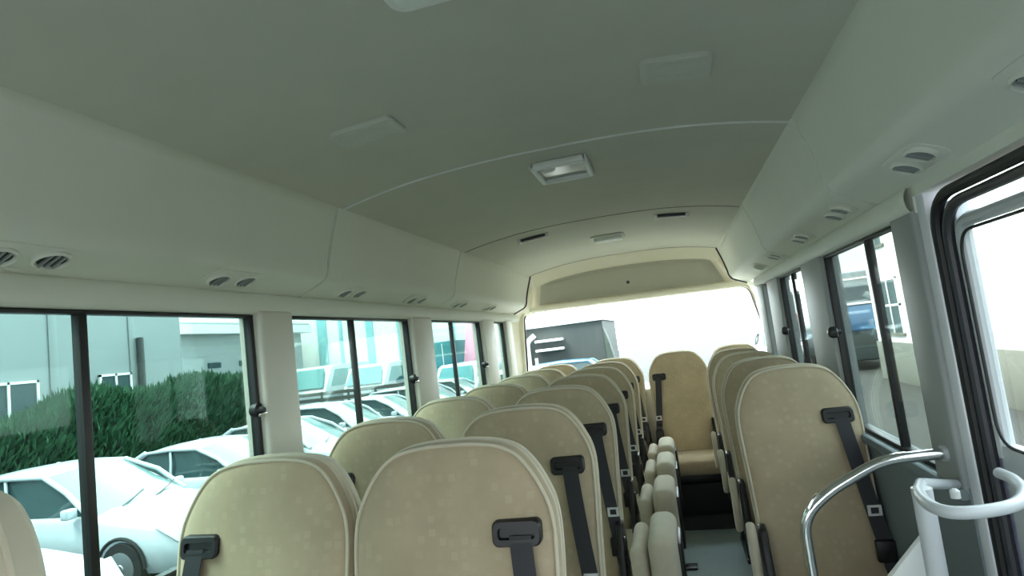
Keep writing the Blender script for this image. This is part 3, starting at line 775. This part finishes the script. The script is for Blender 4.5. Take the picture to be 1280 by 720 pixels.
# grey factory beyond the hedge
t = thing('factory_building', 'pale grey clad building rising behind the hedge', 'building', (-14.6, 3, GZ))
b = MB(); b.box((-4, -14, 0), (0, 12.8, 10), 'bgrey')
b.obj('walls', t, smooth=False)
b = MB()
for k in range(11): b.box((0, -13 + k * 2.3 + .9, 0), (.03, -13 + k * 2.3 + 1.12, 10), 'bgrey', .008)
b.obj('cladding_rib', t)
for ya, yb_ in ((6.9, 8.3), (9.9, 10.9)):
    fr = MB(); z0, z1 = 1.95, 3.02
    fr.box((0, ya, z0), (.06, ya + .06, z1), 'white'); fr.box((0, yb_ - .06, z0), (.06, yb_, z1), 'white'); fr.box((0, ya, z1 - .06), (.06, yb_, z1), 'white'); fr.box((0, ya, z0), (.06, yb_, z0 + .06), 'white'); fr.box((0, (ya + yb_) / 2 - .03, z0), (.06, (ya + yb_) / 2 + .03, z1), 'white')
    fo = fr.obj('window_frame', t, smooth=False)
    g = MB(); g.box((.0, ya + .03, z0 + .03), (.03, yb_ - .03, z1 - .03), 'winbl'); g.obj('pane', fo, smooth=False)
b = MB(); b.tube([(.10, 11.2, 0), (.10, 11.2, 4.0)], .09, 'bdark', 10); b.obj('drain_pipe', t)
# low white shed and pole beyond the hedge
t = thing('white_shed', 'low white gabled shed beyond the right end of the hedge', 'building', (-19.5, 23, GZ))
b = MB(); b.box((-6, -2.2, 0), (0, 6.5, 4.6), 'bpale'); b.obj('walls', t, smooth=False)
b = MB(); b.box((-6.2, -2.5, 4.6), (.5, 6.8, 5.0), 'bwhite'); b.prism([(.4, -2.5, 5.0), (.4, 6.8, 5.0), (-3, 6.8, 5.9), (-3, -2.5, 5.9)], (0, 0, .1), 'bpale'); b.obj('roof', t, smooth=False)
for y0 in (-.6, 1.4, 2.6):
    b = MB(); b.box((0, y0, 3.1), (.03, y0 + .8, 3.35), 'winbl'); b.obj('window', t, smooth=False)
t = thing('utility_pole', 'thin pale utility pole near the right end of the hedge', 'pole', (-14.0, 18.3, GZ))
b = MB(); b.tube([(0, 0, 0), (0, 0, 5)], [.07, .05], 'bgrey', 10); b.obj('shaft', t)
b = MB(); b.box((-.05, -.35, 2.95), (.05, .35, 3.02), 'bdark', .01); b.obj('crossarm', t)
# big white hall with teal strips
t = thing('white_hall', 'tall white hall with pale teal vertical strips, beyond the vans', 'building', (-9, 31, GZ))
b = MB(); b.box((-18, 0, 0), (2.2, 5, 11), 'bwhite'); b.obj('walls', t, smooth=False)
b = MB()
for x, w in ((-12.4, .35), (-10.4, .6), (-9.0, .2), (-7.3, .45), (-5.4, .5), (-3.6, .3), (-2.2, .2), (.6, .3)): b.box((x, -.05, 0), (x + w, 0, 11), 'bstrip', .01)
b.obj('teal_strip', t, smooth=False)
t = thing('teal_container', 'teal upright container beside the white hall', 'container', (-10.9, 28.6, GZ))
b = MB(); b.box((-.6, 0, 0), (.6, 2, 3.1), 'tealg', .03); b.obj('box', t)
b = MB(); b.box((-.02, -.02, .1), (.02, .02, 3.0), 'white'); b.obj('door_bar', t)
t = thing('pink_container', 'tall pink box container seen in the third left window', 'container', (-8.9, 27.6, GZ))
b = MB(); b.prism([(-.75, 0, .9), (.72, 0, .9), (.52, 0, 3.9), (-.25, 0, 3.9)], (0, 2.0, 0), 'pink', .04); b.obj('box', t)
b = MB(); b.box((-.98, -.03, .55), (.66, 2.03, .9), 'white', .02); b.obj('base', t)
t = thing('low_fence', 'low dark slatted fence running in front of the white vans', 'fence', (-13.5, 23.6, GZ))
for k in range(8):
    b = MB(); b.box((-5.2 + k * 1.3, -.04, 0), (-5.12 + k * 1.3, .04, 1.5), 'bdark', .01); b.obj('post', t)
b = MB()
for k in range(4): b.box((-5.2, -.06, .55 + k * .26), (3.98, -.04, .70 + k * .26), 'bdark')
b.obj('slats', t, smooth=False)
# rear: dark grey wall building with white pipework
t = thing('rear_building', 'grey block with white pipes seen through the rear window', 'building', (-3.1, 21, GZ))
b = MB(); b.box((-2.6, 0, 0), (1.15, 5, 2.95), 'bdark'); b.obj('walls', t, smooth=False)
b = MB(); b.box((-2.65, -.10, 2.95), (1.20, 5.1, 3.05), 'bwhite', .02); b.obj('roof_fascia', t)
b = MB(); b.tube(rounded([(-1.55, -.15, 0), (-1.55, -.15, 2.5), (-1.25, -.15, 2.7)], .2), .09, 'bwhite', 10); b.obj('pipe', t)
b = MB(); b.tube([(-1.28, -.15, 0), (-1.28, -.15, 1.9)], .06, 'bwhite', 10); b.obj('pipe', t)
for z in (2.10, 2.42):
    b = MB(); b.box((-1.25, -.30, z), (-.25, 0, z + .09), 'bwhite', .02); b.obj('bracket_shelf', t)
b = MB(); b.prism([(1.16, -.1, 0), (1.55, -.1, 0), (1.45, -.1, 1.4), (1.28, -.1, 2.3), (1.16, -.1, 2.7)], (0, .6, 0), 'ivy', .05); b.obj('climbing_plant', t)
make_car('white car behind the rear bench, in front of the grey block', (-3.5, 15.0, GZ), PI * .5, H=1.85, group='cars behind the rear window')
make_car('blue car at the foot of the grey block behind the rear window', (-2.6, 19.2, GZ), 0, paint='carblue', H=1.75, group='cars behind the rear window')

# right: white house, dark bus, red car, pale yard
t = thing('white_house', 'white rendered house with two windows seen through the right windows', 'building', (6.55, 12.2, GZ))
b = MB(); b.box((0, 0, 1.15), (5, 9.2, 9), 'bwhite'); b.obj('walls', t, smooth=False)
b = MB(); b.box((-.05, -.02, 0), (5, 9.25, 1.17), 'bbase', .01); b.obj('plinth', t)
for ya, yb_, z0, z1 in ((6.75, 8.25, 1.45, 3.05), (7.2, 8.6, 4.05, 5.3)):
    fr = MB(); 
    fr.box((-.06, ya, z0 - .08), (.02, yb_, z0), 'bbase'); fr.box((-.05, ya, z0), (.02, ya + .07, z1), 'white'); fr.box((-.05, yb_ - .07, z0), (.02, yb_, z1), 'white'); fr.box((-.05, ya, z1 - .07), (.02, yb_, z1), 'white')
    fr.box((-.05, ya, (z0 + z1) / 2 - .03), (.02, yb_, (z0 + z1) / 2 + .03), 'white'); fr.box((-.05, (ya + yb_) / 2 - .03, z0), (.02, (ya + yb_) / 2 + .03, z1), 'white')
    fo = fr.obj('window_frame', t, smooth=False)
    g = MB(); g.box((-.03, ya + .03, z0), (-.01, yb_ - .03, z1 - .03), 'winbl'); g.obj('pane', fo, smooth=False)
t = thing('parked_bus', 'dark bus with blue windscreen parked beyond the white house', 'bus', (7.35, 24.3, GZ))
b = MB(); b.box((-1.15, 0, .35), (1.15, 7, 3.6), 'buspnt', .08, 3); b.obj('body', t)
b = MB(); b.box((-1.0, -.03, 1.45), (1.0, .02, 2.35), 'bluegl', .02); b.obj('windscreen', t)
b = MB(); b.box((-1.1, -.06, 2.38), (1.1, 0, 2.46), 'white', .01); b.box((-1.1, -.06, 3.3), (1.1, 0, 3.36), 'beige', .01); b.obj('trim_strip', t)
for s in (-1, 1):
    for y in (1.4, 5.4):
        w = MB(); mt = Matrix.Translation((s * 1.0, y, .45)) @ Matrix.Rotation(PI / 2, 4, 'Y'); w.lathe([(.42, -.12), (.45, -.08), (.45, .08), (.42, .12), (.1, .13)], 'tyre', 22, mt); w.obj('wheel', t)
make_car('red car seen through the second right window', (7.4, 35, GZ), -PI * .5, paint='carred', H=2.3, group='cars beyond the right windows')
make_car('white car seen at the bottom of the second right window', (5.15, 31.5, GZ), -PI * .5, H=1.6, group='cars beyond the right windows')
t = thing('white_warehouse', 'white warehouse far beyond the right windows', 'building', (10, 45, GZ))
b = MB(); b.box((-4, 0, 0), (10, 5, 7), 'bwhite'); b.obj('walls', t, smooth=False)
b = MB(); b.box((-2.9, -.05, 3), (-1.6, 0, 5), 'bluegl'); b.obj('window', t, smooth=False)
t = thing('garden_shrub', 'pale green shrub outside the door glass', 'shrub', (5.4, 8.6, GZ))
b = MB(); 
for n in range(900):
    p = Vector((random.gauss(0, .28), random.gauss(0, .28), .9 + random.gauss(0, .28))); d = Vector((random.uniform(-1, 1), random.uniform(-1, 1), random.uniform(-.2, 1))).normalized()
    w = d.cross(Vector((0, .3, 1))).normalized() * .035
    f = b.bm.faces.new([b.bm.verts.new(v) for v in (p - w, p + d * .14 - w * .5, p + d * .2, p + w)]); f.material_index = b.mi('leafp')
b.obj('foliage', t, smooth=False)
b = MB(); b.tube([(0, 0, 0), (.02, 0, .9)], [.05, .03], 'beige', 8); b.obj('stem', t)
t = thing('block_wall', 'low beige block wall outside the door', 'wall', (7.0, 6.5, GZ))
b = MB(); b.box((0, -4, 0), (.2, 4.4, .95), 'beige', .01); b.obj('blocks', t); b = MB(); b.box((-.04, -4, .95), (.24, 4.4, 1.02), 'bwhite', .01); b.obj('coping', t)

# ------------------------------------------------------------------ light
w = bpy.data.worlds.new('world'); bpy.context.scene.world = w; w.use_nodes = True
n = w.node_tree; n.nodes.clear()
N = n.nodes.new; Lk = n.links.new
out = N('ShaderNodeOutputWorld'); bg = N('ShaderNodeBackground'); tc = N('ShaderNodeTexCoord'); sx = N('ShaderNodeSeparateXYZ')
Lk(tc.outputs['Generated'], sx.inputs[0])
rp = N('ShaderNodeValToRGB'); mr = N('ShaderNodeMapRange'); mr.inputs['From Min'].default_value = -.1; mr.inputs['From Max'].default_value = 1
Lk(sx.outputs['Z'], mr.inputs['Value']); Lk(mr.outputs[0], rp.inputs[0])
rp.color_ramp.elements[0].color = (.96, 1.0, 1.0, 1); rp.color_ramp.elements[1].color = (.78, .90, 1.0, 1)
Lk(rp.outputs[0], bg.inputs['Color'])
m2 = N('ShaderNodeMapRange'); m2.inputs['From Min'].default_value = .2; m2.inputs['From Max'].default_value = 1
m2.inputs['To Min'].default_value = 1.0; m2.inputs['To Max'].default_value = 6.0
Lk(sx.outputs['Y'], m2.inputs['Value']); Lk(m2.outputs[0], bg.inputs['Strength'])
Lk(bg.outputs[0], out.inputs[0])
sl = bpy.data.lights.new('sun', 'SUN'); sl.energy = 3.6; sl.angle = math.radians(40); sl.color = (1, .96, .88)
so = bpy.data.objects.new('sun', sl); C.objects.link(so)
so.rotation_euler = Vector((.50, .30, -1.0)).to_track_quat('-Z', 'Y').to_euler()

sc = bpy.context.scene
sc.view_settings.view_transform = 'Standard'; sc.view_settings.look = 'None'
sc.view_settings.gamma = 1; sc.view_settings.use_curve_mapping = False
sc.view_settings.exposure = 1.82
sc.cycles.max_bounces = 14; sc.cycles.diffuse_bounces = 8; sc.cycles.transparent_max_bounces = 16
sc.cycles.caustics_reflective = False; sc.cycles.caustics_refractive = False
sc.cycles.use_denoising = True
sc.cycles.sample_clamp_indirect = 8
